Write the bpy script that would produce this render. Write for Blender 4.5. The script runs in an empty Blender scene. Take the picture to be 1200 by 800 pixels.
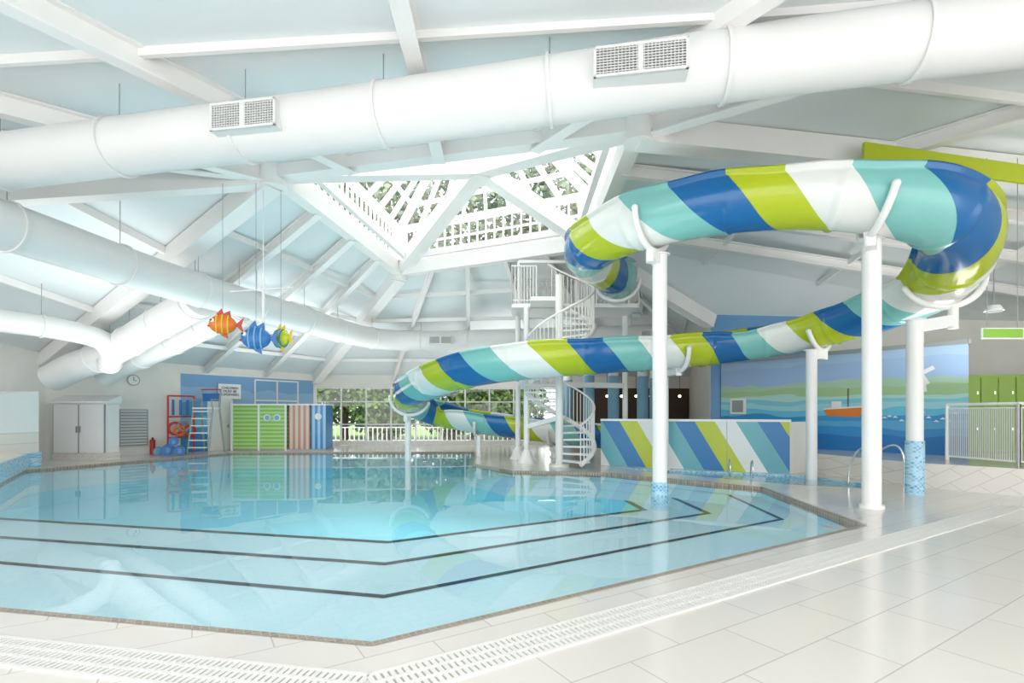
import bpy, math, random
from mathutils import Vector, Matrix
random.seed(7)
V = Vector
scene = bpy.context.scene
try:
    scene.view_settings.view_transform = 'Standard'
    scene.view_settings.look = 'None'
    scene.view_settings.exposure = 0.0
except Exception as e:
    print(e)

# ------------------------------------------------------------------ materials
def new_mat(name, col, rough=0.5, metal=0.0, emit=None, es=0.0, spec=None):
    m = bpy.data.materials.new(name); m.use_nodes = True
    b = m.node_tree.nodes['Principled BSDF']
    b.inputs['Base Color'].default_value = (*col, 1)
    b.inputs['Roughness'].default_value = rough
    b.inputs['Metallic'].default_value = metal
    if spec is not None: b.inputs['Specular IOR Level'].default_value = spec
    if emit:
        b.inputs['Emission Color'].default_value = (*emit, 1)
        b.inputs['Emission Strength'].default_value = es
    return m
def nodes(m): return m.node_tree.nodes, m.node_tree.links, m.node_tree.nodes['Principled BSDF']

def painted(name, col, rough=0.5, var=0.04, scale=1.5):
    m = new_mat(name, col, rough)
    n, l, b = nodes(m)
    tc = n.new('ShaderNodeTexCoord'); no = n.new('ShaderNodeTexNoise'); no.inputs['Scale'].default_value = scale
    l.new(tc.outputs['Object'], no.inputs['Vector'])
    r = n.new('ShaderNodeValToRGB')
    r.color_ramp.elements[0].position = .3; r.color_ramp.elements[1].position = .7
    r.color_ramp.elements[0].color = (*[c*(1-var) for c in col], 1)
    r.color_ramp.elements[1].color = (*[min(1, c*(1+var)) for c in col], 1)
    l.new(no.outputs['Fac'], r.inputs['Fac']); l.new(r.outputs['Color'], b.inputs['Base Color'])
    return m

def brick(name, c1, c2, mortar, w, h, ms, rot=(0,0,0), rough=0.3, offset=0.5, bump=0.0):
    m = new_mat(name, c1, rough)
    n, l, b = nodes(m)
    tc = n.new('ShaderNodeTexCoord'); mp = n.new('ShaderNodeMapping'); mp.inputs['Rotation'].default_value = rot
    br = n.new('ShaderNodeTexBrick'); br.offset = offset
    br.inputs['Scale'].default_value = 1
    br.inputs['Color1'].default_value = (*c1,1); br.inputs['Color2'].default_value = (*c2,1); br.inputs['Mortar'].default_value = (*mortar,1)
    br.inputs['Brick Width'].default_value = w; br.inputs['Row Height'].default_value = h
    br.inputs['Mortar Size'].default_value = ms; br.inputs['Mortar Smooth'].default_value = .1
    l.new(tc.outputs['Object'], mp.inputs['Vector']); l.new(mp.outputs['Vector'], br.inputs['Vector'])
    l.new(br.outputs['Color'], b.inputs['Base Color'])
    return m

LIME=(0.47,0.56,0.02); WHT=(0.80,0.82,0.78); TEAL=(0.22,0.54,0.50); BLUE=(0.012,0.14,0.38)
def stripe_mat(name, cols, mode, vec=None, period=1.0, phase=0.0, rough=0.2):
    m = new_mat(name, (1,1,1), rough)
    n, l, b = nodes(m)
    if mode == 'uv':
        uv = n.new('ShaderNodeUVMap'); sp = n.new('ShaderNodeSeparateXYZ'); l.new(uv.outputs['UV'], sp.inputs['Vector']); src = sp.outputs['X']
    else:
        tc = n.new('ShaderNodeTexCoord'); d = n.new('ShaderNodeVectorMath'); d.operation='DOT_PRODUCT'
        d.inputs[1].default_value = vec; l.new(tc.outputs['Object'], d.inputs[0]); src = d.outputs['Value']
    mu = n.new('ShaderNodeMath'); mu.operation='MULTIPLY_ADD'; mu.inputs[1].default_value = 1/period; mu.inputs[2].default_value = phase+100
    fr = n.new('ShaderNodeMath'); fr.operation='FRACT'
    l.new(src, mu.inputs[0]); l.new(mu.outputs[0], fr.inputs[0])
    r = n.new('ShaderNodeValToRGB'); r.color_ramp.interpolation='CONSTANT'
    k = len(cols)
    for i,c in enumerate(cols):
        if i == 0: e = r.color_ramp.elements[0]; e.position = 0
        elif i == 1: e = r.color_ramp.elements[1]; e.position = 1/k
        else: e = r.color_ramp.elements.new(i/k)
        e.color = (*c,1)
    l.new(fr.outputs[0], r.inputs['Fac']); l.new(r.outputs['Color'], b.inputs['Base Color'])
    return m

M = {}
M['white'] = painted('white_paint', (0.88,0.88,0.87), 0.4, .02)
M['beam'] = painted('white_steel_paint', (0.90,0.89,0.87), 0.45, .02)
M['ceil'] = painted('ceiling_panel', (0.80,0.86,0.87), 0.6, .03, .5)
M['wall'] = painted('cream_wall_paint', (0.86,0.84,0.79), 0.6, .03)
M['duct'] = painted('duct_white_metal', (0.76,0.76,0.745), 0.42, .02, .7)
M['floor'] = brick('floor_tile', (0.76,0.71,0.66), (0.73,0.68,0.63), (0.55,0.49,0.44), 0.90, 0.45, 0.005, (0,0,-math.radians(32)), 0.16)
M['plinth'] = brick('plinth_tile', (0.80,0.76,0.70), (0.77,0.73,0.67), (0.62,0.57,0.52), 0.4, 0.2, 0.006, (math.radians(90),0,math.radians(45)), 0.25)
M['brown'] = brick('brown_mosaic', (0.26,0.19,0.14), (0.38,0.30,0.23), (0.45,0.40,0.35), 0.05, 0.05, 0.004, (0,0,-math.radians(32)), 0.3, 0)
M['pool'] = brick('pool_tile', (0.34,0.83,0.95), (0.32,0.81,0.94), (0.46,0.86,0.95), 0.25, 0.125, 0.006, (0,0,-math.radians(32)), 0.5)
M['poolstep'] = brick('pool_step_tile', (0.66,0.86,0.92), (0.64,0.85,0.92), (0.59,0.81,0.88), 0.25, 0.125, 0.005, (0,0,-math.radians(32)), 0.5)
M['navy'] = new_mat('navy_nosing_tile', (0.004,0.008,0.02), 0.5)
M['mosaic'] = brick('blue_mosaic', (0.10,0.42,0.68), (0.45,0.72,0.85), (0.55,0.72,0.8), 0.05, 0.05, 0.005, (math.radians(90),0,math.radians(40)), 0.25, 0)
M['grate'] = new_mat('grate_plastic', (0.80,0.78,0.74), .45)
M['gratebase'] = new_mat('grate_channel', (0.45,0.41,0.37), .7)
M['grey'] = new_mat('grey_metal', (0.35,0.37,0.38), .4, .3)
M['dark'] = new_mat('dark_void', (0.04,0.04,0.045), .6)
M['slot'] = new_mat('grille_shadow', (0.08,0.08,0.08), .6)
M['chrome'] = new_mat('polished_steel', (0.75,0.76,0.77), .15, 1.0)
M['red'] = new_mat('red_paint', (0.60,0.04,0.03), .35)
M['orange'] = new_mat('orange_paint', (0.80,0.20,0.02), .35)
M['yellow'] = new_mat('yellow_paint', (0.85,0.62,0.03), .35)
M['black'] = new_mat('black_paint', (0.01,0.01,0.01), .35)
M['bluep'] = new_mat('blue_paint', (0.03,0.17,0.48), .4)
M['midblue'] = painted('mid_blue_paint', (0.14,0.33,0.58), .5)
M['lime'] = new_mat('lime_paint', LIME, .3)
M['locker'] = new_mat('green_locker', (0.30,0.48,0.06), .35)
M['brownw'] = new_mat('dark_brown_panel', (0.09,0.05,0.035), .5)
M['paleblue'] = new_mat('pale_blue_column', (0.22,0.45,0.62), .5)
M['warm'] = new_mat('warm_bulb', (1,.8,.5), .5, 0, (1,.72,.4), 6)
M['exit'] = new_mat('exit_sign_green', (0.25,0.50,0.05), .4, 0, (.3,.8,.1), .1)
M['grass'] = painted('lawn', (0.12,0.24,0.04), .9, .3)
M['leafa'] = new_mat('leaf_light', (0.17,0.28,0.06), .6)
M['leafb'] = new_mat('leaf_dark', (0.07,0.13,0.035), .6)
M['leafc'] = new_mat('leaf_pale', (0.27,0.31,0.21), .7)
M['leafd'] = new_mat('leaf_grey', (0.17,0.20,0.13), .7)
M['bark'] = new_mat('bark', (0.14,0.10,0.07), .9)
M['hutg'] = stripe_mat('hut_green_boards', [(0.28,0.55,0.10),(0.46,0.68,0.27)], 'v', (0,0,1), .16)
M['huth'] = stripe_mat('hut_red_boards', [(0.55,0.27,0.20),(0.72,0.57,0.48)], 'v', (1,0,0), .22)
M['hutb'] = stripe_mat('hut_blue_boards', [(0.06,0.25,0.55),(0.35,0.60,0.80)], 'v', (1,0,0), .22)
M['slide'] = stripe_mat('slide_fibreglass', [LIME,WHT,TEAL,BLUE], 'uv', period=1.0, phase=0.0, rough=.14)
M['wallstripe'] = stripe_mat('striped_wall_paint', [(0.78,0.81,0.81),(0.14,0.43,0.50),(0.02,0.19,0.45),(0.50,0.58,0.04)], 'v', (0.9026,-0.4308,0.58), 2.05, .12, .3)
M['mesh']=new_mat('rail_mesh_panel',(0.72,0.73,0.72),.5)

def glass_mat():
    m = bpy.data.materials.new('window_glass'); m.use_nodes=True
    n=m.node_tree.nodes; l=m.node_tree.links; n.clear()
    o=n.new('ShaderNodeOutputMaterial'); mx=n.new('ShaderNodeMixShader'); t=n.new('ShaderNodeBsdfTransparent'); g=n.new('ShaderNodeBsdfGlossy')
    g.inputs['Roughness'].default_value=.02; mx.inputs[0].default_value=.06
    t.inputs[0].default_value=(.95,.98,.98,1)
    l.new(t.outputs[0],mx.inputs[1]); l.new(g.outputs[0],mx.inputs[2]); l.new(mx.outputs[0],o.inputs[0])
    return m
M['glass']=glass_mat()
def water_mat():
    m = bpy.data.materials.new('pool_water'); m.use_nodes=True
    n=m.node_tree.nodes; l=m.node_tree.links; n.clear()
    o=n.new('ShaderNodeOutputMaterial'); mx=n.new('ShaderNodeMixShader'); t=n.new('ShaderNodeBsdfTransparent'); g=n.new('ShaderNodeBsdfGlossy')
    g.inputs['Roughness'].default_value=.0
    t.inputs[0].default_value=(.93,.985,1,1)
    f=n.new('ShaderNodeFresnel')
    ge=n.new('ShaderNodeNewGeometry'); ma=n.new('ShaderNodeMath'); ma.operation='MULTIPLY_ADD'
    ma.inputs[1].default_value=(1/1.33)-1.33; ma.inputs[2].default_value=1.33   # same air/water reflectance on both faces of the sheet
    l.new(ge.outputs['Backfacing'],ma.inputs[0]); l.new(ma.outputs[0],f.inputs['IOR'])
    tc=n.new('ShaderNodeTexCoord'); no=n.new('ShaderNodeTexNoise'); no.inputs['Scale'].default_value=1.6; no.inputs['Detail'].default_value=1
    bp=n.new('ShaderNodeBump'); bp.inputs['Strength'].default_value=.05; bp.inputs['Distance'].default_value=.03
    l.new(tc.outputs['Object'],no.inputs['Vector']); l.new(no.outputs['Fac'],bp.inputs['Height'])
    l.new(bp.outputs[0],g.inputs['Normal']); l.new(bp.outputs[0],f.inputs['Normal'])
    l.new(f.outputs[0],mx.inputs[0]); l.new(t.outputs[0],mx.inputs[1]); l.new(g.outputs[0],mx.inputs[2]); l.new(mx.outputs[0],o.inputs[0])
    return m
M['water']=water_mat()
def mural_mat(name, stops, amp=.25, zmax=4.0, sc=.9):
    m=new_mat(name,(1,1,1),.45); n,l,b=nodes(m)
    tc=n.new('ShaderNodeTexCoord'); sp=n.new('ShaderNodeSeparateXYZ'); l.new(tc.outputs['Object'],sp.inputs[0])
    mp=n.new('ShaderNodeMapping'); mp.inputs['Scale'].default_value=(1,1,3.5); l.new(tc.outputs['Object'],mp.inputs[0])
    no=n.new('ShaderNodeTexNoise'); no.inputs['Scale'].default_value=sc; no.inputs['Detail'].default_value=1.5
    l.new(mp.outputs[0],no.inputs['Vector'])
    a=n.new('ShaderNodeMath'); a.operation='MULTIPLY_ADD'; a.inputs[1].default_value=amp*2; a.inputs[2].default_value=-amp
    l.new(no.outputs['Fac'],a.inputs[0])
    s=n.new('ShaderNodeMath'); s.operation='ADD'; l.new(sp.outputs['Z'],s.inputs[0]); l.new(a.outputs[0],s.inputs[1])
    d=n.new('ShaderNodeMath'); d.operation='DIVIDE'; d.inputs[1].default_value=zmax; l.new(s.outputs[0],d.inputs[0])
    r=n.new('ShaderNodeValToRGB'); r.color_ramp.interpolation='CONSTANT'
    for i,(z,c) in enumerate(stops):
        e = r.color_ramp.elements[i] if i<2 else r.color_ramp.elements.new(z/zmax)
        e.position=z/zmax; e.color=(*c,1)
    l.new(d.outputs[0],r.inputs['Fac']); l.new(r.outputs['Color'],b.inputs['Base Color'])
    return m
M['mural']=mural_mat('sea_mural',[(0,(0.02,0.20,0.55)),(.95,(0.04,0.30,0.66)),(1.15,(0.10,0.42,0.72)),(1.3,(0.04,0.32,0.66)),(1.45,(0.14,0.55,0.78)),(1.6,(0.35,0.68,0.76)),(1.78,(0.22,0.60,0.70)),(1.9,(0.45,0.72,0.66)),(2.02,(0.38,0.58,0.30)),(2.22,(0.42,0.62,0.46)),(2.4,(0.36,0.52,0.78)),(2.9,(0.42,0.58,0.80))],.16)
M['mural2']=mural_mat('harbour_mural',[(0,(0.04,0.28,0.60)),(.7,(0.08,0.42,0.70)),(1.0,(0.25,0.60,0.75)),(1.5,(0.12,0.42,0.70)),(1.9,(0.30,0.50,0.72)),(2.5,(0.20,0.40,0.66))],.5,4,.6)

# ------------------------------------------------------------------ mesh builder
class MB:
    def __init__(s): s.v=[]; s.f=[]; s.m=[]; s.sm=[]; s.mats=[]
    def mi(s,k):
        if k not in s.mats: s.mats.append(k)
        return s.mats.index(k)
    def add(s,verts,faces,mat,smooth=False):
        o=len(s.v); s.v+= [tuple(v) for v in verts]; i=s.mi(mat)
        for f in faces: s.f.append([o+a for a in f]); s.m.append(i); s.sm.append(smooth)
    def poly(s,pts,mat): s.add(pts,[list(range(len(pts)))],mat)
    def box(s,c,size,mat,rz=0):
        c=V(c); a=V(size)/2; R=Matrix.Rotation(rz,3,'Z')
        vs=[c+R@V((x*a.x,y*a.y,z*a.z)) for x in(-1,1) for y in(-1,1) for z in(-1,1)]
        s.add(vs,[(0,1,3,2),(4,6,7,5),(0,4,5,1),(2,3,7,6),(0,2,6,4),(1,5,7,3)],mat)
    def beam(s,p,q,w,h,mat,up=(0,0,1)):
        p=V(p);q=V(q);d=(q-p)
        if d.length<1e-6: return
        d.normalize(); up=V(up)
        sd=d.cross(up)
        if sd.length<1e-3: sd=d.cross(V((0,1,0)))
        sd.normalize(); u=sd.cross(d).normalized()
        vs=[]
        for b in(p,q):
            for x,y in((-1,-1),(1,-1),(1,1),(-1,1)): vs.append(b+sd*x*w/2+u*y*h/2)
        s.add(vs,[(0,1,2,3),(7,6,5,4),(0,4,5,1),(1,5,6,2),(2,6,7,3),(3,7,4,0)],mat)
    def ibeam(s,p,q,w,h,mat):
        p=V(p);q=V(q); t=.03
        d=(q-p).normalized(); sd=d.cross(V((0,0,1))).normalized(); u=sd.cross(d).normalized()
        s.beam(p,q,t,h-2*t,mat); 
        for k in(-1,1): s.beam(p+u*k*(h/2-t/2),q+u*k*(h/2-t/2),w,t,mat)
    def tube(s,pts,r,mat,seg=14,caps=True,smooth=True,rf=None,closed=False):
        pts=[V(p) for p in pts]; n=len(pts); vs=[];fs=[]
        T=[]
        for i in range(n):
            if closed: t=pts[(i+1)%n]-pts[i-1]
            else: t=pts[min(i+1,n-1)]-pts[max(i-1,0)]
            T.append(t.normalized())
        ref=V((0,0,1)) if abs(T[0].z)<.9 else V((1,0,0))
        N=(ref-T[0]*ref.dot(T[0])).normalized()
        for i in range(n):
            N=(N-T[i]*N.dot(T[i])).normalized(); B=T[i].cross(N)
            rr=rf(i) if rf else r
            for k in range(seg):
                a=2*math.pi*k/seg; vs.append(pts[i]+N*math.cos(a)*rr+B*math.sin(a)*rr)
        for i in range(n if closed else n-1):
            j=(i+1)%n
            for k in range(seg): fs.append((i*seg+k,i*seg+(k+1)%seg,j*seg+(k+1)%seg,j*seg+k))
        s.add(vs,fs,mat,smooth)
        if caps and not closed:
            s.add(vs[:seg],[list(range(seg))[::-1]],mat); s.add(vs[-seg:],[list(range(seg))],mat)
    def cyl(s,p,q,r,mat,seg=16,r2=None):
        s.tube([p,q],r,mat,seg,rf=(lambda i:(r if i==0 else r2)) if r2 is not None else None)
    def ell(s,c,rad,mat,rz=0,nu=16,nv=10):
        c=V(c);R=Matrix.Rotation(rz,3,'Z');vs=[];fs=[]
        for i in range(nv+1):
            ph=math.pi*i/nv
            for j in range(nu):
                th=2*math.pi*j/nu
                vs.append(c+R@V((rad[0]*math.sin(ph)*math.cos(th),rad[1]*math.sin(ph)*math.sin(th),rad[2]*math.cos(ph))))
        for i in range(nv):
            for j in range(nu): fs.append((i*nu+j,i*nu+(j+1)%nu,(i+1)*nu+(j+1)%nu,(i+1)*nu+j))
        s.add(vs,fs,mat,True)
    def prism(s,pts,z0,z1,mat,matside=None):
        n=len(pts); vs=[(p[0],p[1],z0) for p in pts]+[(p[0],p[1],z1) for p in pts]
        s.add(vs,[list(range(n,2*n))],mat); s.add(vs,[list(range(n))[::-1]],mat)
        s.add(vs,[(i,(i+1)%n,(i+1)%n+n,i+n) for i in range(n)],matside or mat)
    def build(s,name):
        me=bpy.data.meshes.new(name); me.from_pydata(s.v,[],s.f)
        for k in s.mats: me.materials.append(M[k])
        me.polygons.foreach_set('material_index',s.m); me.polygons.foreach_set('use_smooth',s.sm)
        me.update(); ob=bpy.data.objects.new(name,me); scene.collection.objects.link(ob); return ob

def catmull(P,n):
    P=[V(p) for p in P]; out=[]
    Q=[2*P[0]-P[1]]+P+[2*P[-1]-P[-2]]
    for i in range(1,len(Q)-2):
        a,b,c,d=Q[i-1:i+3]
        for k in range(n):
            t=k/n
            out.append(.5*((2*b)+(c-a)*t+(2*a-5*b+4*c-d)*t*t+(-a+3*b-3*c+d)*t**3))
    out.append(P[-1]); return out
def offset_poly(P,d):
    n=len(P); out=[]
    for i in range(n):
        p0=V(P[i-1]);p1=V(P[i]);p2=V(P[(i+1)%n])
        e1=(p1-p0).normalized();e2=(p2-p1).normalized()
        n1=V((e1.y,-e1.x));n2=V((e2.y,-e2.x)); b=(n1+n2); b=b/max(.35,(1+n1.dot(n2)))
        out.append(tuple(p1+b*d))
    return out
def fill_holes(outer,holes,z,name,mat):
    import bmesh
    bm=bmesh.new(); es=[]
    for L in [outer]+holes:
        vs=[bm.verts.new((p[0],p[1],z)) for p in L]
        for i in range(len(vs)): es.append(bm.edges.new((vs[i],vs[(i+1)%len(vs)])))
    bmesh.ops.triangle_fill(bm,use_beauty=True,use_dissolve=False,edges=es)
    bmesh.ops.recalc_face_normals(bm,faces=bm.faces)
    for f in bm.faces:
        if f.normal.z<0: f.normal_flip()
    me=bpy.data.meshes.new(name); bm.to_mesh(me); me.materials.append(M[mat])
    ob=bpy.data.objects.new(name,me); scene.collection.objects.link(ob); return ob

# ------------------------------------------------------------------ pool and floor
P0=[(-9.9,5.13),(-0.92,3.37),(4.73,6.92),(5.1,10.5),(2.4,13.1),(0.0,13.6),(-1.2,15.5),(-1.5,20.5),(-10.8,20.0),(-13.1,13.8),(-9.6,9.0)]
L1=[(-9.5,6.75),(-1.2,4.81),(4.31,8.29),(4.5,10.7),(2.35,12.95),(-0.1,13.4),(-1.35,15.4),(-1.65,20.35),(-10.7,19.85),(-12.95,13.75),(-9.5,8.95)]
L2=[(-9.45,8.3),(-1.62,6.55),(3.69,9.83),(3.6,11.6),(2.3,12.85),(-0.15,13.3),(-1.4,15.35),(-1.7,20.3),(-10.65,19.8),(-12.9,13.7),(-9.5,8.9)]
L3=[(-10.5,10.4),(-2.04,8.46),(2.81,11.25),(2.7,12.4),(2.2,12.8),(-0.2,13.25),(-1.45,15.3),(-1.75,20.25),(-10.6,19.75),(-12.85,13.65),(-10.6,10.5)]
Q0=[(3.1,14.3),(3.5,13.35),(5.9,10.95),(7.1,10.3),(7.7,10.6),(7.3,12.2),(6.7,12.75)]
OUT=[(-18,-6),(16,-6),(16,30),(-18,30)]
fill_holes(OUT,[P0,Q0],0.0,'floor','floor')
WZ=-0.045
pb=MB()
def band(a,b,z0,z1,mat,idx=None):
    n=len(a)
    for i in (idx if idx is not None else range(n)):
        j=(i+1)%n
        pb.poly([(*a[i],z0),(*a[j],z0),(*b[j],z1),(*b[i],z1)],mat)
band(P0,P0,0.0,-.12,'brown'); band(P0,P0,-.12,-.2,'poolstep')
band(P0,L1,-.2,-.2,'poolstep'); band(L1,L1,-.2,-.4,'poolstep')
band(L1,L2,-.4,-.4,'poolstep'); band(L2,L2,-.4,-.6,'poolstep')
band(L2,L3,-.6,-.6,'poolstep'); band(L3,L3,-.6,-1.0,'pool')
pb.poly([(*p,-1.0) for p in L3],'pool')
for L,z,wd in((L1,-.2,.085),(L2,-.4,.12),(L3,-.6,.15)):
    outp=offset_poly(L,wd)
    for i in(0,1,2):
        j=i+1
        pb.poly([(*L[i],z+.004),(*L[j],z+.004),(*outp[j],z+.004),(*outp[i],z+.004)],'navy')
nq=len(Q0)
for i in range(nq):
    j=(i+1)%nq; pb.poly([(*Q0[i],0),(*Q0[j],0),(*Q0[j],-.6),(*Q0[i],-.6)],'mosaic')
pb.poly([(*p,-.6) for p in Q0],'pool')
pb.build('swimming_pool_basin')
w=MB(); w.poly([(*p,WZ) for p in P0],'water'); w.build('pool_water')
w=MB(); w.poly([(*p,WZ) for p in Q0],'water'); w.build('splash_pool_water')
# coping
c=MB(); O=offset_poly(P0,.06)
for i in range(len(P0)):
    j=(i+1)%len(P0); c.poly([(*P0[i],.004),(*P0[j],.004),(*O[j],.004),(*O[i],.004)],'brown')
c.build('pool_coping')
# drain grate
g=MB(); G=[(-12,5.1),(-0.82,2.93),(8.0,8.40)]
for k in range(2):
    a=V((*G[k],0)); b=V((*G[k+1],0)); d=(b-a).normalized(); nn=V((d.y,-d.x,0)); W=.30
    g.poly([a+V((0,0,.003)),b+V((0,0,.003)),b+nn*W+V((0,0,.003)),a+nn*W+V((0,0,.003))],'gratebase')
    for o in(0,.1,.2,.3): g.beam(a+nn*(W*o/.3)+V((0,0,.006)),b+nn*(W*o/.3)+V((0,0,.006)),.026,.012,'grate')
    L=(b-a).length; q=0
    while q<L:
        p=a+d*q+V((0,0,.006)); g.beam(p,p+nn*W,.026,.010,'grate'); q+=.042
g.build('drain_grate')
r=MB(); r.prism([(-9.6,9.0),(-13.1,13.8),(-13.45,14.3),(-13.5,14.7),(-16.1,14.7),(-17.6,9.0)][::-1],0,.42,'floor','mosaic'); r.build('raised_pool_edge')

# ------------------------------------------------------------------ room shell
H=V((-.9,14.2,8.5)); A=V((-4.95,10.6,6.6)); B=V((-3.96,18.0,6.6)); C=V((2.27,15.1,6.6)); D=V((2.2,8.87,6.6))
N0=V((-18,-1.5,5.9)); N1=V((16,-1.5,5.9)); LA=V((-18,9,5.0)); E=V((16,10.5,6.1))
LB=V((-15.5,17,3.5)); BE=V((-9.5,24.8,3.4)); FE=V((9,26,3.4)); CE=V((6.6,17,4.8)); RE=V((16,15.5,4.3))
cl=MB()
for F in ([A,D,N1,N0],[D,E,N1],[A,N0,LA],[A,LA,LB],[A,LB,B],[B,LB,BE],[B,BE,FE],[B,FE,C],[C,FE,CE],[C,CE,RE],[C,RE,E],[C,E,D]):
    cl.poly(F,'ceil')
cl.build('ceiling')
def wallp(name,pts,mat='wall'):
    m=MB(); m.poly(pts,mat); return m.build(name)
def wq(name,a,b,za,zb,z0=0,mat='wall'):
    return wallp(name,[(a[0],a[1],z0),(b[0],b[1],z0),(b[0],b[1],zb),(a[0],a[1],za)],mat)
wq('wall_left',LA,LB,5.0,3.5); wq('wall_left_near',N0,LA,5.9,5.0)
wq('wall_back_left',LB,BE,3.5,3.4)
wq('wall_right',E,N1,6.1,5.9); wq('wall_right_far',RE,E,4.3,6.1)
bw=MB(); dx=(FE-BE); bl=dx.length
bd=V((dx.x,dx.y,0)).normalized()
def bwp(s,z,o=0): return V((BE.x+bd.x*s+bd.y*o,BE.y+bd.y*s-bd.x*o,z))
bw.poly([bwp(0,2.8),bwp(bl,2.8),bwp(bl,3.4),bwp(0,3.4)],'wall')
bw.poly([bwp(12,0),bwp(bl,0),bwp(bl,2.8),bwp(12,2.8)],'brownw')
bw.poly([bwp(0,0),bwp(12,0),bwp(12,.15),bwp(0,.15)],'wall')
bw.build('wall_back')
wn=MB()
for i in range(0,11):
    s=i*1.2; wn.beam(bwp(s,.1),bwp(s,2.8),.07,.08,'white')
for z in(.18,1.0,2.1,2.76): wn.beam(bwp(0,z),bwp(12,z),.08,.06,'white')
wn.poly([bwp(0,.1,-.02),bwp(12,.1,-.02),bwp(12,2.8,-.02),bwp(0,2.8,-.02)],'glass')
wn.build('window_1')
wq('wall_back_right',FE,CE,3.4,4.8,0,'wall')
m=MB()
m.poly([CE,(9.6,16.52,4.64),(9.6,16.52,0),(6.6,17,0)],'midblue'); m.poly([(9.6,16.52,4.64),RE,(16,15.5,0),(9.6,16.52,0)],'wall')
m.build('wall_right_upper')

# roof beams
rb=MB()
def drop(p,k): return V(p)-V((0,0,k))
for a,b in((B,BE),(C,CE),(D,E),(A,LB)): rb.beam(drop(a,.24),drop(b,.24),.40,.44,'beam')
rb.beam(drop(A,.2),drop(LA,.2),.30,.40,'beam')
def rafters(a,b,c,d,n,w,h,m=0,ends=False,mw=.07,mh=.14,first=0):
    a,b,c,d=map(V,(a,b,c,d))
    for i in range(0 if ends else 1,n+(1 if ends else 0)):
        t=i/n; rb.ibeam(drop(a.lerp(b,t),h/2+.01),drop(d.lerp(c,t),h/2+.01),w,h,'beam')
    for j in range(1+first,m+1):
        t=j/(m+1); rb.beam(drop(a.lerp(d,t),mh/2),drop(b.lerp(c,t),mh/2),mw,mh,'beam')
rafters(A,D,N1,N0,4,.22,.34,6,True)
rafters(D,E,N1,N1,3,.18,.28,6)
rafters(A,A,N0,LA,2,.20,.30,4,mw=.12,mh=.18,first=1)
rafters(A,A,LB,LA,1,.18,.28,5,mw=.12,mh=.18,first=1)
rafters(A,B,BE,LB,4,.18,.28,4)
rafters(B,C,FE,BE,5,.14,.24,4)
rafters(C,D,E,RE,4,.16,.26,3)
rafters(C,C,CE,FE,2,.12,.2,4)
rb.beam((6.0,8.75,5.98),(15.5,9.85,5.30),.06,.32,'lime')
for x,y in((6.6,8.85),(10.5,9.3),(14.5,9.75)): rb.beam((x,y,6.1),(x+.02,y+.6,6.1),.05,.05,'beam')
rb.build('roof_beams')

# lantern skylight
sk=MB(); ring=[A,B,C,D]
for i in range(4):
    a=ring[i]; b=ring[(i+1)%4]
    sk.beam(drop(a,.05),drop(b,.05),.30,.42,'beam')
    sk.cyl(a-V((0,0,.42)),a+V((0,0,1.5)),.27,'beam',12)
    inn=(H-(a+b)/2); inn.z=0; inn=inn.normalized()*.42
    sk.beam(a+inn+V((0,0,.25)),b+inn+V((0,0,.25)),.14,.20,'beam')
    up0=.3; up1=1.35
    at=a+V((0,0,up1)); bt=b+V((0,0,up1))
    sk.beam(at,bt,.18,.20,'beam'); sk.beam(a+V((0,0,up0)),b+V((0,0,up0)),.10,.12,'beam'); sk.beam(a+V((0,0,.8)),b+V((0,0,.8)),.06,.06,'beam')
    n=int((b-a).length/.30)
    for k in range(n+1):
        t=k/n; p=a.lerp(b,t); sk.beam(p+V((0,0,.1)),p+V((0,0,up1)),.06,.06,'beam')
    PK=H+V((0,0,2.3))
    n2=8
    for k in range(n2):
        t=k/n2; p=at.lerp(bt,t)
        sk.beam(p,PK,.20 if k==0 else .11,.20 if k==0 else .14,'beam')
    for f in(.2,.4,.6,.8): sk.beam(at.lerp(PK,f),bt.lerp(PK,f),.10,.12,'beam')
    sk.poly([at,bt,PK],'glass'); sk.poly([a,b,bt,at],'glass')
    sk.beam(drop(a,.05),drop(H,.2),.46,.42,'beam')
sk.cyl(H-V((0,0,.55)),H+V((0,0,.1)),.34,'beam',8)
sk.build('skylight_lantern')

# ------------------------------------------------------------------ ducts
def duct(name,path,r,every=1.5,n=14,flr=.03,vents=()):
    d=MB(); pts=catmull(path,n); d.tube(pts,r,'duct',40)
    acc=0
    for i in range(1,len(pts)-1):
        acc+=(pts[i]-pts[i-1]).length
        if acc>every:
            acc=0; t=(pts[i+1]-pts[i-1]).normalized(); d.tube([pts[i]-t*.02,pts[i]+t*.02],r+flr,'duct',40)
            d.cyl(pts[i]+V((0,0,r)),pts[i]+V((0,0,r+.9)),.008,'grey',6)
    for (x,y,z,wd,hh,nx,ny) in vents:
        f=V((nx,ny,0)).normalized(); sd=V((-f.y,f.x,0)); c0=V((x,y,z))
        ang=math.atan2(sd.y,sd.x)
        d.box(c0-f*.16,(wd,.36,hh),'duct',ang)
        d.box(c0+f*.022,(wd-.06,.01,hh-.06),'slot',ang)
        for k in range(9):
            zz=-hh/2+.05+k*(hh-.1)/8; d.box(c0+f*.035+V((0,0,zz)),(wd-.05,.02,.008),'duct',ang)
        for k in range(25):
            xx=-wd/2+.03+k*(wd-.06)/24; d.box(c0+f*.032+sd*xx,(.008 if k!=12 else .06,.02,hh-.05),'duct',ang)
        for e in(-1,1): 
            d.box(c0+f*.03+V((0,0,e*(hh/2-.015))),(wd,.03,.03),'duct',ang); d.box(c0+f*.03+sd*e*(wd/2-.015),(.03,.03,hh),'duct',ang)
    return d.build(name)
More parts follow.
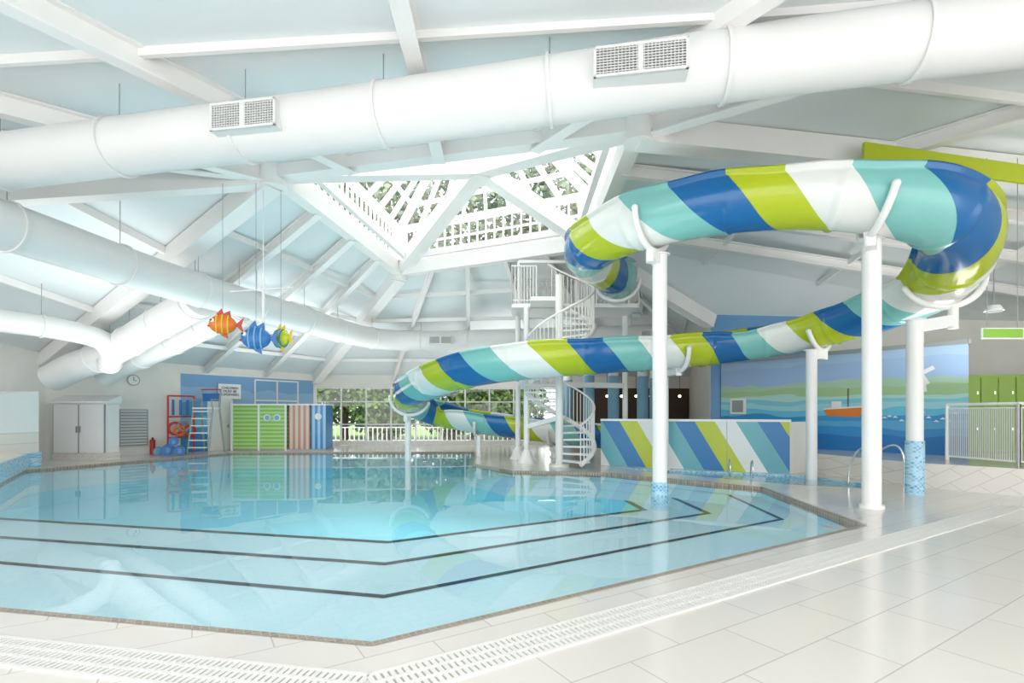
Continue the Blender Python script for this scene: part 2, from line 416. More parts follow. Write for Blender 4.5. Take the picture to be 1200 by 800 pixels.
duct('ventilation_duct',[(-12,8.7,5.36),(-10,8.35,5.40),(-8,8,5.43),(-5,7.5,5.50),(-2.35,7.05,5.54),(2.6,6.3,5.77),(5.7,5.75,5.82),(9,5.2,5.85)],.395,2.0,
     vents=[(-3.56,6.80,5.46,.96,.36,-.165,-1),(1.50,5.98,5.64,1.08,.36,-.165,-1)])
duct('ventilation_duct',[(-8.9,4.5,4.6),(-8.5,7,4.58),(-8.2,9,4.57),(-7.8,11.5,4.52),(-7.3,13.6,4.5),(-6.6,16,4.48),(-6.1,18.5,4.48),(-5.2,20.2,4.46),(-3.5,20.7,4.46),(0,20.1,4.44),(5.2,18.9,4.4)],.40,1.9,
     vents=[(-2.8,20.05,4.40,.9,.3,0,-1),(5.0,18.45,4.38,.7,.3,0,-1)])
duct('ventilation_duct',[(-14.0,15.6,2.6),(-13.3,15.5,2.9),(-12.0,15.2,3.3),(-9.6,14.0,4.0),(-7.9,13.0,4.4)],.42,1.6)
duct('ventilation_duct',[(-13.2,16.6,2.75),(-12.4,16.4,3.1),(-10.5,15.6,3.6),(-8.4,14.4,4.1),(-7.3,13.8,4.4)],.36,1.6)
duct('ventilation_duct',[(-13.5,11.5,3.85),(-12.6,12.6,3.8),(-12.0,13.6,3.75),(-11.6,14.4,3.6),(-11.6,14.8,3.25),(-11.9,15.1,2.9)],.28,2.2)

# ------------------------------------------------------------------ slide
SP=[(3.2,15.7,5.45),(2.95,14.5,5.43),(2.2,13.1,5.36),(1.75,11.6,5.26),(2.29,9.95,5.2),(3.3,9.0,5.18),(4.4,8.45,5.12),(5.33,8.05,4.95),(6.25,7.85,4.72),(7.1,8.15,4.5),(7.7,8.9,4.25),(8.05,9.8,4.02),(8.0,10.8,3.88),(7.67,11.8,3.74),(6.95,12.7,3.58),(5.76,13.2,3.4),(3.96,13.0,3.2),(2.13,12.75,3.06),(.43,12.8,2.93),(-1.15,13.6,2.76),(-2.6,15.3,2.45),(-3.4,17.1,2.08),(-2.9,18.6,1.68),(-1.2,18.6,1.35),(.9,17.9,1.1),(3.2,16.9,.9),(5.0,16.0,.75)]
path=catmull(SP,40)
st=.05; cum=[0]
for i in range(1,len(path)): cum.append(cum[-1]+(path[i]-path[i-1]).length)
N=int(cum[-1]/st); rs=[]; j=0
for k in range(N+1):
    t=k*st
    while j<len(cum)-2 and cum[j+1]<t: j+=1
    rs.append(path[j].lerp(path[j+1],(t-cum[j])/(cum[j+1]-cum[j])))
path=rs
R=.56
def slide_frames(path):
    n=len(path); F=[]
    for i in range(n):
        t=(path[min(i+3,n-1)]-path[max(i-3,0)]).normalized()
        h1=path[min(i+12,n-1)]-path[i]; h0=path[i]-path[max(i-12,0)]
        k=0
        if h1.length>.05 and h0.length>.05: k=(h0.x*h1.y-h0.y*h1.x)/(h0.length*h1.length)
        sd=t.cross(V((0,0,1))).normalized(); u=sd.cross(t).normalized()
        bank=max(-.35,min(.35,k*.7)); 
        sd2=sd*math.cos(bank)+u*math.sin(bank); u2=u*math.cos(bank)-sd*math.sin(bank)
        F.append((t,sd2,u2))
    return F
FR=slide_frames(path)
prof=[]; NA=26; AM=math.radians(108)
for k in range(NA+1):
    a=-AM+2*AM*k/NA; prof.append((R*math.sin(a),-R*math.cos(a),a))
a=AM; prof.append(((R+.07)*math.sin(a),-(R+.07)*math.cos(a),a)); prof.append(((R+.07)*math.sin(a)-.01,-(R+.07)*math.cos(a)+.05,a)); prof.append(((R-.05)*math.sin(a)-.01,-(R-.05)*math.cos(a)+.05,a))
for k in range(NA+1):
    a=AM-2*AM*k/NA; rr=R-.045; prof.append((rr*math.sin(a),-rr*math.cos(a),a))
a=-AM; prof.append(((R-.05)*math.sin(a)+.01,-(R-.05)*math.cos(a)+.05,a)); prof.append(((R+.07)*math.sin(a)+.01,-(R+.07)*math.cos(a)+.05,a)); prof.append(((R+.07)*math.sin(a),-(R+.07)*math.cos(a),a))
def build_slide():
    vs=[];fs=[];uv=[];m=len(prof);n=len(path)
    for i in range(n):
        t,sd,u=FR[i]; s=i*st; jt=(s%1.6)<.055
        for (x,z,a) in prof:
            k=1.045 if jt and abs(math.hypot(x,z)-R)<.01 else 1.0
            vs.append(path[i]+sd*x*k+u*z*k); uv.append(((s+PH+SL*a)/3.3, a))
    for i in range(n-1):
        for k in range(m):
            k2=(k+1)%m; fs.append((i*m+k,i*m+k2,(i+1)*m+k2,(i+1)*m+k))
    me=bpy.data.meshes.new('water_slide'); me.from_pydata([tuple(v) for v in vs],[],fs); me.materials.append(M['slide'])
    ul=me.uv_layers.new(name='UVMap')
    for lp in me.loops: ul.data[lp.index].uv=uv[lp.vertex_index]
    for p in me.polygons: p.use_smooth=True
    ob=bpy.data.objects.new('flume',me); scene.collection.objects.link(ob)
    return ob
PH=1.10; SL=.42
flume=build_slide()
sup=MB()
def nearest(x,y,z=None):
    best=min(range(len(path)),key=lambda i:(path[i].x-x)**2+(path[i].y-y)**2+((path[i].z-z)**2 if z is not None else 0)); return best
def cradle(i,full=1.35):
    t,sd,u=FR[i]; pts=[]
    for k in range(17):
        a=-full+2*full*k/16; pts.append(path[i]+sd*math.sin(a)*(R+.09)+u*(-math.cos(a))*(R+.09))
    sup.tube(pts,.055,'beam',10)
    for e in(0,-1):sup.ell(pts[e],(.06,.06,.06),'beam')
    return path[i]-u*(R+.09)
def column(x,y,z0,z,zs,r=.135,mos=None,arm=True):
    i=nearest(x,y,zs); b=cradle(i)
    sup.cyl((x,y,z0),(x,y,z),r,'beam',24)
    sup.cyl((x,y,z),(x,y,z+.02),r+.05,'beam',24)
    if mos: sup.cyl((x,y,z0),(x,y,mos),r+.02,'mosaic',24)
    else: sup.cyl((x,y,z0),(x,y,z0+.05),r+.04,'beam',24)
    sup.beam((x,y,z-.12),(b.x,b.y,min(z-.05,b.z+.05)),.16,.20,'beam'); sup.cyl((b.x,b.y,min(z-.2,b.z-.1)),b,.08,'beam',12)
column(5.76,8.2,0,4.28,4.9)
column(2.80,9.7,-.2,4.50,5.2,mos=.22)
column(7.55,9.6,0,3.25,4.0,mos=1.0)
column(7.08,12.1,-.5,3.0,3.7,.12)
column(-3.45,17.0,-1.0,1.45,2.1,.10)
column(-1.2,18.5,-1.0,.72,1.35,.10)
column(1.45,17.75,0,.40,1.1,.10)
column(4.1,13.75,0,2.7,3.2,.10)
for P in((3.0,14.9,5.4),):
    cradle(nearest(*P))
so=sup.build('supports')
root=bpy.data.objects.new('water_slide',None); scene.collection.objects.link(root)
flume.parent=root; so.parent=root

# ------------------------------------------------------------------ spiral staircase and platform
ss=MB(); cx,cy=1.36,14.75; ro=1.0; NS=25; rise=4.9/NS; da=math.radians(21)
ss.cyl((cx,cy,0),(cx,cy,5.5),.11,'beam',20); ss.cyl((cx,cy,0),(cx,cy,.06),.3,'beam',20)
a0=math.radians(-60)
rail=[];rail2=[]
for i in range(NS):
    z=(i+1)*rise; t0=a0+i*da; t1=t0+da*1.1
    pts=[]
    for rr,t in((.1,t0),(ro,t0),(ro,t0+da*.55),(ro,t1),(.1,t1)): pts.append((cx+rr*math.cos(t),cy+rr*math.sin(t)))
    ss.prism(pts,z-.05,z,'beam')
    for f in(.0,.33,.66):
        t=t0+da*f; x=cx+ro*math.cos(t); y=cy+ro*math.sin(t); ss.cyl((x,y,z-.05+rise*(f)),(x,y,z+1.0+rise*(f-.3)),.014,'beam',6)
for i in range(NS*3+1):
    t=a0+i*da/3; z=rise*(1+i/3); e=(cx+ro*math.cos(t),cy+ro*math.sin(t))
    rail.append((*e,z+1.0)); rail2.append((*e,z-.08))
ss.tube(rail,.03,'beam',8); ss.tube(rail2,.07,'beam',6)
px0,px1,py0,py1,pz=.0,3.9,15.75,17.4,4.9
ss.box(((px0+px1)/2,(py0+py1)/2,pz-.06),(px1-px0,py1-py0,.12),'beam')
ss.box((1.0,15.3,pz-.06),(.9,1.0,.12),'beam')
for (x,y) in((.45,15.8),(3.8,17.2),(.2,17.2)):
    ss.cyl((x,y,.35),(x,y,pz-.1),.09,'beam',16); ss.cyl((x,y,0),(x,y,.4),.28,'beam',16,.1)
def railing(mb,pts,h,mat='beam',sp=.11,r=.012,rr=.025):
    for a,b in zip(pts[:-1],pts[1:]):
        a=V(a);b=V(b);mb.cyl(a+V((0,0,h)),b+V((0,0,h)),rr,mat,8);mb.cyl(a+V((0,0,.1)),b+V((0,0,.1)),rr*.8,mat,8)
        n=max(1,int((b-a).length/sp))
        for k in range(n+1):
            p=a.lerp(b,k/n); big=k in(0,n); mb.cyl(p,p+V((0,0,h)),rr if big else r,mat,8 if big else 6)
railing(ss,[(px0+.75,py0,pz),(px0,py0,pz),(px0,py1,pz),(px1,py1,pz),(px1,py0,pz)],1.15,sp=.09,r=.016)
railing(ss,[(2.0,py0,pz),(2.6,py0,pz)],1.15,sp=.09,r=.016)
ss.beam((.2,15.8,6.2),(3.6,15.8,6.2),.08,.08,'beam'); 
for x in(.2,2.0,3.6): ss.beam((x,15.8,4.9),(x,15.8,6.2),.07,.07,'beam')
ss.beam((.2,15.8,2.45),(3.8,17.2,2.45),.12,.16,'beam')
ss.beam((.45,15.8,2.4),(1.36,14.75,2.9),.10,.14,'beam'); ss.beam((.45,15.8,1.1),(1.36,14.75,1.4),.10,.14,'beam')
ss.build('spiral_staircase')

# ------------------------------------------------------------------ striped wall
sw=MB(); a=V((2.6,15.0,0)); b=V((7.0,12.9,0)); d=(b-a).normalized(); nn=V((-d.y,d.x,0))
sw.prism([tuple(x.xy) for x in(a,b,b+nn*.25,a+nn*.25)],0,1.30,'wallstripe'); 
sw.prism([tuple(x.xy) for x in(a-nn*.03,b-nn*.03+d*.03,b+nn*.28+d*.03,a+nn*.28)],1.30,1.36,'white')
b2=b+V((.62,.35,0)); sw.prism([tuple(x.xy) for x in(b,b2,b2+nn*.2,b+nn*.2)],0,1.30,'wall')
for t in(.35,.7): 
    p=a.lerp(b,t)-nn*.006; sw.beam(p,p+V((0,0,1.3)),.01,.01,'grey')
sw.build('striped_pool_wall')

# ------------------------------------------------------------------ raised deck, changing block, lockers
rd=MB(); rd.prism([(7.75,12.7),(8.35,10.4),(9.3,9.35),(13.6,5.2),(15.95,5.2),(15.95,15.4),(9.7,16.4),(7.3,16.8),(7.7,14.2)],0,.5,'floor','plinth')
rd.build('raised_deck')
mw=MB()
mw.poly([(6.9,16.9,.0),(10.7,12.0,.0),(10.7,12.0,3.2),(6.9,16.9,3.2)],'mural')
mw.poly([(10.7,12.0,.5),(12.0,13.9,.5),(12.0,13.9,3.2),(10.7,12.0,3.2)],'wall')
mw.poly([(6.9,16.9,3.2),(10.7,12,3.2),(12,13.9,3.2),(12,16.1,3.2)],'white')
mw.beam((6.9,16.9,3.2),(10.7,12.0,3.2),.14,.10,'grey'); mw.beam((10.7,12,3.2),(12,13.9,3.2),.1,.1,'grey')
wd=V((10.7-6.9,12.0-16.9,0)).normalized(); wn_=V((wd.y,-wd.x,0))
def wf(s,z,o=.012): return V((6.9,16.9,0))+wd*s+wn_*o+V((0,0,z))
s0=3.6
mw.poly([wf(s0-.42,1.45),wf(s0+.38,1.42),wf(s0+.5,1.68),wf(s0-.5,1.62)],'orange')
mw.poly([wf(s0-.5,1.62,.014),wf(s0+.5,1.68,.014),wf(s0+.5,1.72,.014),wf(s0-.5,1.66,.014)],'white')
mw.poly([wf(s0-.3,1.66,.016),wf(s0-.05,1.67,.016),wf(s0-.05,1.85,.016),wf(s0-.3,1.85,.016)],'white')
mw.poly([wf(s0+.1,1.7,.016),wf(s0+.125,1.7,.016),wf(s0+.125,2.2,.016),wf(s0+.1,2.2,.016)],'brownw')
s1=5.3
mw.poly([wf(s1-.13,2.05),wf(s1+.13,2.05),wf(s1+.07,2.5),wf(s1-.07,2.5)],'white')
for q in range(4):
    an=q*math.pi/2+.5; u_=(math.cos(an),math.sin(an)); v_=(-u_[1]*.05,u_[0]*.05)
    mw.poly([wf(s1+v_[0],2.5+v_[1],.018),wf(s1+u_[0]*.3+v_[0],2.5+u_[1]*.3+v_[1],.018),wf(s1+u_[0]*.3-v_[0],2.5+u_[1]*.3-v_[1],.018),wf(s1-v_[0],2.5-v_[1],.018)],'white')
for q in range(14):
    s2=4.2+q*.13+random.random()*.05; z2=1.3+random.random()*.25; mw.poly([wf(s2,z2),wf(s2+.12,z2),wf(s2+.06,z2+.05)],'white')
mw.build('wall_mural_block')
vv=MB(); 
vv.beam(wf(.35,1.75,.03),wf(.85,1.75,.03),.06,.5,'white'); vv.beam(wf(.42,1.75,.065),wf(.78,1.75,.065),.02,.38,'grey'); vv.build('wall_vent_panel')
lk=MB()
p=V((11.2,14.3,0)); q=V((15.6,12.9,0)); dd=(q-p).normalized(); n2=V((-dd.y,dd.x,0)); Lk=(q-p).length
lk.prism([tuple(x.xy) for x in(p,q,q+n2*.5,p+n2*.5)],.5,2.55,'locker')
k=0
while k*.38<Lk-.3:
    for zz in(.6,1.57):
        c0=p+dd*(k*.38+.19)-n2*.012; lk.box((c0.x,c0.y,zz+.46),(.34,.03,.90),'locker',math.atan2(dd.y,dd.x))
        c1=c0+dd*.12-n2*.02; lk.box((c1.x,c1.y,zz+.5),(.03,.03,.07),'chrome',math.atan2(dd.y,dd.x))
    k+=1
lk.build('locker_row')
rl=MB()
pts=[V((9.35,11.0,.5)),V((9.55,9.65,.5)),V((11.0,8.15,.5)),V((13.0,6.1,.5))]
for a_,b_ in zip(pts[:-1],pts[1:]):
    dd=(b_-a_); n=max(1,round(dd.length/1.1)); 
    rl.cyl(a_+V((0,0,1.2)),b_+V((0,0,1.2)),.03,'beam',10); rl.cyl(a_+V((0,0,1.12)),b_+V((0,0,1.12)),.015,'beam',8); rl.cyl(a_+V((0,0,.1)),b_+V((0,0,.1)),.02,'beam',8)
    for i in range(n+1):
        p=a_.lerp(b_,i/n); rl.cyl(p,p+V((0,0,1.2)),.035,'beam',10)
    k=int(dd.length/.04)
    for i in range(k):
        p=a_.lerp(b_,i/k); rl.cyl(p+V((0,0,.1)),p+V((0,0,1.12)),.013,'mesh',4)
rl.build('balustrade')
hr=MB()
def hoop(x,y,dx_,dy_,z0=0,h=.85,r=.02,L=.6):
    dv=V((dx_,dy_,0)).normalized(); b0=V((x,y,z0)); pts=catmull([b0,b0+V((0,0,h*.7)),b0+dv*L*.25+V((0,0,h)),b0+dv*L*.75+V((0,0,h*.85)),b0+dv*L+V((0,0,h*.4)),b0+dv*L*1.05+V((0,0,0))],6)
    hr.tube(pts,r,'chrome',10)
hoop(7.3,10.15,-.4,.9); hoop(8.0,10.45,-.4,.9); hoop(5.2,12.2,.3,.8,h=.4,r=.015); hoop(5.6,11.9,.3,.8,h=.4,r=.015)
hr.build('pool_handrail')
ex=MB(); ex.box((9.0,9.4,2.98),(.72,.05,.16),'exit'); ex.box((9.0,9.4,2.98),(.76,.03,.20),'white')
for x in(-.28,.28): ex.cyl((9+x,9.4,3.07),(9+x,9.4,6.2),.006,'grey',6)
ex.build('exit_sign')
el=MB(); el.cyl((9.6,10.2,3.55),(9.6,10.2,3.66),.16,'white',20,.10); el.cyl((9.6,10.2,3.53),(9.6,10.2,3.56),.13,'grey',20); el.cyl((9.6,10.2,3.6),(9.6,10.2,6.0),.012,'grey',6); el.build('pendant_light')

# ------------------------------------------------------------------ left side objects
shd=MB()
x0,x1,y,yd,zt=-15.0,-13.2,16.7,.55,1.85; xm=(x0+x1)/2
shd.box((xm,y+yd/2,.12),(x1-x0,yd,.24),'plinth'); shd.box((xm,y+yd/2,1.05),(x1-x0-.04,yd-.04,1.62),'white')
vs=[(x0-.05,y-.08,zt),(x1+.05,y-.08,zt),(x1+.05,y+yd,zt),(x0-.05,y+yd,zt),(x0-.05,y-.08,zt+.06),(x1+.05,y-.08,zt+.06),(x1+.05,y+yd,zt+.28),(x0-.05,y+yd,zt+.28)]
shd.add(vs,[(0,1,2,3),(4,5,6,7),(0,1,5,4),(1,2,6,5),(2,3,7,6),(3,0,4,7)],'white')
for x in(xm-.42,xm+.42):
    shd.box((x,16.68,1.02),(.80,.05,1.56),'white')
    for e in(-.41,.41): shd.box((x+e,16.68,1.02),(.018,.06,1.58),'grey')
shd.box((xm-.05,16.64,1.0),(.03,.05,.2),'grey'); shd.box((xm+.05,16.64,1.0),(.03,.05,.2),'grey')
shd.build('storage_cabinet')
s3=MB(); s3.box((-14.4,13.3,.71),(1.9,2.5,.58),'plinth'); s3.add([(-15.35,12.05,1.0),(-13.45,12.05,1.0),(-13.45,14.55,1.0),(-15.35,14.55,1.0),(-15.35,12.05,1.9),(-13.45,12.05,1.9),(-13.45,14.55,2.15),(-15.35,14.55,2.15)],[(0,1,2,3),(4,5,6,7),(0,1,5,4),(1,2,6,5),(2,3,7,6),(3,0,4,7)],'white')
s3.build('equipment_housing')

ld=V((6,7.8,0)).normalized(); ln=V((ld.y,-ld.x,0))
def lf(s,z,o=.01): return V((-15.5,17,0))+ld*s+ln*o+V((0,0,z))
mm=MB(); mm.poly([lf(4.0,0),lf(9.7,0),lf(9.7,3.1),lf(4.0,3.1)],'mural2'); 
for s_ in(6.9,7.9,8.9): mm.beam(lf(s_,1.2,.03),lf(s_,3.0,.03),.05,.06,'white')
for z_ in(1.2,2.1,3.0): mm.beam(lf(6.9,z_,.03),lf(8.9,z_,.03),.05,.06,'white')
mm.build('wall_mural_panel')
dr=MB(); dr.beam(lf(5.45,0,.04),lf(5.45,2.1,.04),.9,.06,'wall',up=ln); dr.beam(lf(5.0,0,.06),lf(5.0,2.1,.06),.08,.08,'white',up=ln); dr.beam(lf(5.9,0,.06),lf(5.9,2.1,.06),.08,.08,'white',up=ln); dr.beam(lf(5.0,2.1,.06),lf(5.9,2.1,.06),.08,.08,'white'); dr.box(lf(5.75,1.0,.1),(.04,.04,.14),'grey'); dr.build('door_1')
sg=MB(); sg.beam(lf(5.35,2.45,.12),lf(6.25,2.45,.12),.04,.62,'white'); sgo=sg.build('board')
tx=bpy.data.curves.new('sign_text','FONT'); tx.body='CHILDREN\nMUST BE\nSUPERVISED'; tx.size=.14; tx.align_x='CENTER'; tx.align_y='CENTER'; tx.extrude=.004
to=bpy.data.objects.new('lettering',tx); to.data.materials.append(M['black']); scene.collection.objects.link(to)
sr=bpy.data.objects.new('wall_sign',None); scene.collection.objects.link(sr)
to.matrix_world=Matrix.Translation(lf(5.8,2.45,.155))@Matrix.Rotation(math.atan2(ld.y,ld.x),4,'Z')@Matrix.Rotation(math.pi/2,4,'X')
sgo.parent=sr; to.parent=sr
ck=MB(); ck.cyl(lf(2.44,2.75,.0),lf(2.44,2.75,.06),.2,'grey',24); ck.cyl(lf(2.44,2.75,.05),lf(2.44,2.75,.07),.17,'white',24); ck.beam(lf(2.44,2.75,.08),lf(2.44,2.88,.08),.015,.01,'black',up=ln); ck.beam(lf(2.44,2.75,.08),lf(2.53,2.72,.08),.01,.015,'black'); ck.build('wall_clock')
np_=MB(); np_.beam(lf(2.0,1.0,.03),lf(2.9,1.0,.03),.05,1.35,'grey'); 
for k in range(12): np_.beam(lf(2.05,.4+k*.11,.06),lf(2.85,.4+k*.11,.06),.02,.03,'wall')
np_.build('wall_louvre')
# equipment frame with rescue tubes and hoses
lb=MB()
for s_ in(3.45,4.35): lb.cyl(lf(s_,0,.35),lf(s_,2.2,.35),.035,'red',8)
for z_ in(.6,1.4,2.2): lb.cyl(lf(3.45,z_,.35),lf(4.35,z_,.35),.03,'red',8)
for s_,z_,cm,rr in((3.65,.95,'red',.22),(3.95,1.05,'grey',.2),(4.15,.85,'red',.2),(3.8,.85,'orange',.17)):
    cc=lf(s_,z_,.47); pts=[cc+ld*math.cos(t)*rr+V((0,0,math.sin(t)*rr)) for t in[2*math.pi*k/24 for k in range(24)]]
    lb.tube(pts,.05,cm,10,closed=True)
for s_ in(3.6,3.85,4.1): lb.cyl(lf(s_,1.45,.42),lf(s_,2.05,.42),.045,'bluep',8)
lb.build('rescue_equipment_rack')
fx=MB(); c0=lf(2.95,0,.35); fx.cyl(c0+V((0,0,.0)),c0+V((0,0,.5)),.09,'red',16); fx.ell(c0+V((0,0,.5)),(.09,.09,.07),'red'); fx.cyl(c0+V((0,0,.55)),c0+V((0,0,.63)),.03,'black',10); fx.tube(catmull([c0+V((0,0,.6)),c0+V((.1,-.1,.5)),c0+V((.13,-.1,.25))],5),.012,'black',6); fx.build('fire_extinguisher')
rm=MB()
for (dx2,z2,r2,cl_) in((0,.2,.2,'bluep'),(.42,.17,.17,'bluep'),(.2,.5,.16,'bluep'),(-.35,.15,.15,'midblue')):
    c0=V((-12.75+dx2,19.0,z2)); rm.cyl(c0,c0+V((.35,-.55,0)),r2,cl_,20); rm.cyl(c0+V((.35,-.555,0)),c0+V((.353,-.57,0)),r2*.5,'midblue',16)
rm.build('pool_inflatables')
lc=MB(); X,Y=-11.7,19.6
for sx in(-.35,.35):
    for y0,y1 in((-.55,-.2),(.55,.25)): lc.cyl((X+sx*1.15,Y+y0,0),(X+sx,Y+y1,1.75),.035,'grey',8)
    lc.cyl((X+sx,Y+.25,1.7),(X+sx,Y+.35,2.45),.035,'grey',8); lc.cyl((X+sx,Y-.25,2.05),(X+sx,Y+.3,2.05),.025,'grey',8); lc.cyl((X+sx,Y-.22,1.7),(X+sx,Y-.25,2.05),.025,'grey',8)
for k in range(6): z=.25+k*.27; f=z/1.75; lc.box((X,Y-.55+.35*f,z),(.7,.14,.04),'white')
lc.box((X,Y,1.72),(.72,.6,.06),'white'); lc.box((X,Y+.32,2.15),(.7,.05,.3),'bluep')
lc.cyl((X-.38,Y+.3,2.45),(X+.38,Y+.3,2.45),.025,'red',8)
lc.build('lifeguard_chair')
# beach huts lockers
bh=MB()
bh.box((-10.35,21.35,.93),(2.2,.8,1.86),'hutg'); bh.box((-10.35,21.35,1.89),(2.3,.9,.06),'white')
for x in(-11.45,-10.35,-9.25): bh.box((x,20.93,.93),(.07,.06,1.86),'white')
for x in(-10.0,-9.6): 
    bh.cyl((x,20.96,1.35),(x,20.90,1.35),.14,'white',20); bh.cyl((x,20.9,1.35),(x,20.89,1.35),.10,'paleblue',20)
bh.box((-8.75,21.45,.93),(.85,.8,1.86),'huth'); bh.box((-8.75,21.45,1.89),(.9,.9,.06),'white')
bh.box((-8.0,21.55,.93),(.62,.8,1.86),'hutb'); bh.box((-8.0,21.55,1.89),(.66,.9,.06),'white')
bh.cyl((-8.0,21.16,1.4),(-8.0,21.12,1.4),.14,'white',20)
bh.box((-9.6,21.4,.03),(4,.9,.06),'grey')
bh.build('beach_hut_lockers')

def fish(name,x,y,z,s,c1,c2,c3,rz):
    f=MB(); L=lambda p:V((x,y,z))+Matrix.Rotation(rz,3,'Z')@(V(p)*s)
    f.ell((x,y,z),(.30*s,.14*s,.23*s),c1,rz,24,14)
    for px in(-.12,.0,.12):
        k=math.sqrt(max(0,1-(px/.30)**2)); pts=[L((px,.145*k*math.cos(t),.237*k*math.sin(t))) for t in[2*math.pi*j/24 for j in range(24)]]
        f.tube(pts,.018*s,c2,6,closed=True)
    def fin(pts,c):
        n=len(pts); vs=[L((p[0],-.012,p[1])) for p in pts]+[L((p[0],.012,p[1])) for p in pts]
        f.add(vs,[list(range(n)),list(range(n,2*n))[::-1]]+[(i,(i+1)%n,(i+1)%n+n,i+n) for i in range(n)],c)
    fin([(-.26,.0),(-.46,.2),(-.40,.0),(-.46,-.2)],c3)
    fin([(-.18,.17),(-.16,.34),(-.02,.26),(.02,.38),(.12,.26),(.16,.17)],c3)
    fin([(-.1,-.2),(-.12,-.34),(.02,-.27),(.06,-.21)],c3)
    for e in(-1,1):
        p=L((.2,e*.10,.07)); f.ell(p,(.05*s,.05*s,.05*s),'white',0,12,8); p=L((.225,e*.135,.075)); f.ell(p,(.026*s,.026*s,.026*s),'black',0,10,6)
    p=L((.29,0,-.05)); f.ell(p,(.04*s,.06*s,.025*s),'red',rz)
    f.cyl((x,y,z+.22*s),(x,y,6.0),.006,'grey',6)
    return f.build(name)
fish('hanging_fish',-5.65,10,3.25,.82,'orange','yellow','red',math.radians(200))
fish('hanging_fish',-5.0,10,2.98,.92,'bluep','paleblue','bluep',math.radians(190))
fish('hanging_fish',-4.65,10.3,3.02,.78,'lime','bluep','yellow',math.radians(150))
sp_=MB(); sp_.cyl((-5.1,10.5,3.3),(-5.1,10.5,4.4),.03,'white',10); sp_.cyl((-5.1,10.5,4.4),(-5.1,10.5,6.15),.008,'white',8); sp_.cyl((-5.75,10.45,4.0),(-4.5,10.5,4.1),.015,'white',8); sp_.build('hanging_rod')

cf=MB()
for x,y in((3.0,20),(4.0,20.2),(5.2,20.4),(6.0,21.5),(2.5,23)): cf.cyl((x,y,0),(x,y,3.0),.22,'paleblue',20); cf.cyl((x,y,3.0),(x,y,4.3),.2,'white',20)
cf.build('cafe_columns')
ct=MB(); ct.box((5.4,22.8,.55),(4.4,.6,1.1),'wall'); ct.box((5.4,22.75,1.13),(4.6,.75,.06),'brownw'); ct.build('cafe_counter')
cb=MB()
for k in range(7):
    x=3.6+k*.65; cb.ell((x,22.9,2.3),(.06,.06,.06),'warm'); cb.cyl((x,22.9,2.35),(x,22.9,3.6),.01,'black',5)
cb.build('cafe_pendant_lights')

# ------------------------------------------------------------------ outside
gd=MB(); gd.poly([(-60,26.1,-.05),(60,26.1,-.05),(60,90,-.05),(-60,90,-.05)],'grass'); gd.build('ground_lawn')
def tree(x,y,h,cr,zc,n,sz=.3,la='leafa',lb_='leafb'):
    t=MB(); t.tube([(x,y,-.1),(x+.1,y,h*.3),(x-.1,y+.1,h*.6),(x,y,h*.92)],.25,'bark',8,rf=lambda i:(.28,.22,.14,.04)[i])
    for k in range(14):
        a=k*2.4; z0=h*(.35+.04*k); e=V((x+math.cos(a)*cr*.85,y+math.sin(a)*cr*.85,z0+cr*.5)); t.tube([(x,y,z0),V((x,y,z0)).lerp(e,.5)+V((0,0,.2)),e],.06,'bark',5,rf=lambda i:(.10,.06,.02)[i])
    for k in range(n):
        while True:
            p=V((random.uniform(-1,1),random.uniform(-1,1),random.uniform(-1,1)))
            if .2<p.length<1: break
        c0=V((x+p.x*cr,y+p.y*cr,zc+p.z*(h-zc)))
        u=V((random.gauss(0,1),random.gauss(0,1),random.gauss(0,1))).normalized(); w_=u.cross(V((random.gauss(0,1),random.gauss(0,1),random.gauss(0,1)))).normalized()
        s=sz*random.uniform(.6,1.2)
        t.add([c0-u*s*.5,c0+w_*s*.3,c0+u*s*.5,c0-w_*s*.3],[(0,1,2,3)],la if random.random()<.55 else lb_)
    return t.build('tree')
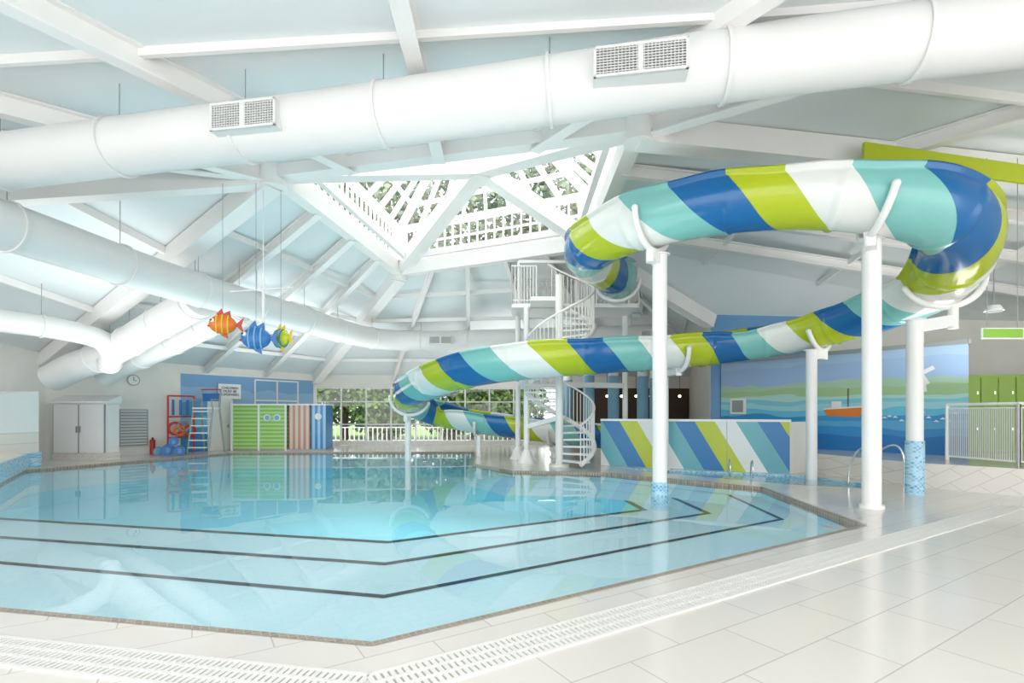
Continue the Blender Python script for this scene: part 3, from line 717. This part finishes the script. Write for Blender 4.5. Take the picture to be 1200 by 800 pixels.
tree(-10.5,32,21,5.0,14,6500,.48,'leafc','leafd'); tree(-2.5,33,22,5.0,14.5,7000,.48,'leafc','leafd'); tree(5,31,20,4.8,13.5,6500,.48,'leafc','leafd')
tree(-7.5,31,5.5,2.6,2.8,4500,.38); tree(-3.8,32,6,2.8,3.0,4500,.38); tree(-12.5,31,6,2.8,3.0,4200,.38); tree(-.2,31.5,4.4,2.4,2.2,3500,.36); tree(-10,36,7,3,3.6,3500,.4); tree(-1.5,37,7,3,3.6,3500,.4)
fe=MB()
for k in range(60): fe.box((-12+k*.25,27.6,.4),(.06,.03,.8),'wall')
fe.box((-4.6,27.6,.78),(15,.04,.05),'wall')
fe.build('garden_fence')

# ------------------------------------------------------------------ light
wld=bpy.data.worlds.new('World'); scene.world=wld; wld.use_nodes=True
bg=wld.node_tree.nodes['Background']; bg.inputs[0].default_value=(.97,.985,1,1); bg.inputs[1].default_value=3.1
sun=bpy.data.lights.new('sun','SUN'); sun.energy=5.0; sun.angle=math.radians(40); sun.color=(1,.98,.95)
so_=bpy.data.objects.new('sun',sun); scene.collection.objects.link(so_); so_.rotation_euler=(math.radians(-14),math.radians(6),0)
def bounce_fill(x,y,z,s,pw):  # added fill: unseen lamps floating mid-hall, facing up to brighten the ceiling
    L=bpy.data.lights.new('upward_bounce_fill','AREA'); L.shape='SQUARE'; L.size=s; L.energy=pw; L.color=(1,.985,.965)
    o=bpy.data.objects.new('upward_bounce_fill',L); scene.collection.objects.link(o); o.location=(x,y,z); o.rotation_euler=(math.pi,0,0)
bounce_fill(-9.5,13,2.1,5,150); bounce_fill(-6.8,18.4,1.9,4.4,150); bounce_fill(-.2,8.7,2.1,3.6,50); bounce_fill(9.4,10.6,2.2,2,75); bounce_fill(0,21.3,1.9,3,95)

cam=bpy.data.cameras.new('camera'); co=bpy.data.objects.new('camera',cam); scene.collection.objects.link(co)
cam.lens=18; cam.sensor_width=36; cam.shift_y=85/1200; cam.clip_end=300
co.location=(0,0,1.5); co.rotation_euler=(math.radians(90),0,0)
scene.camera=co
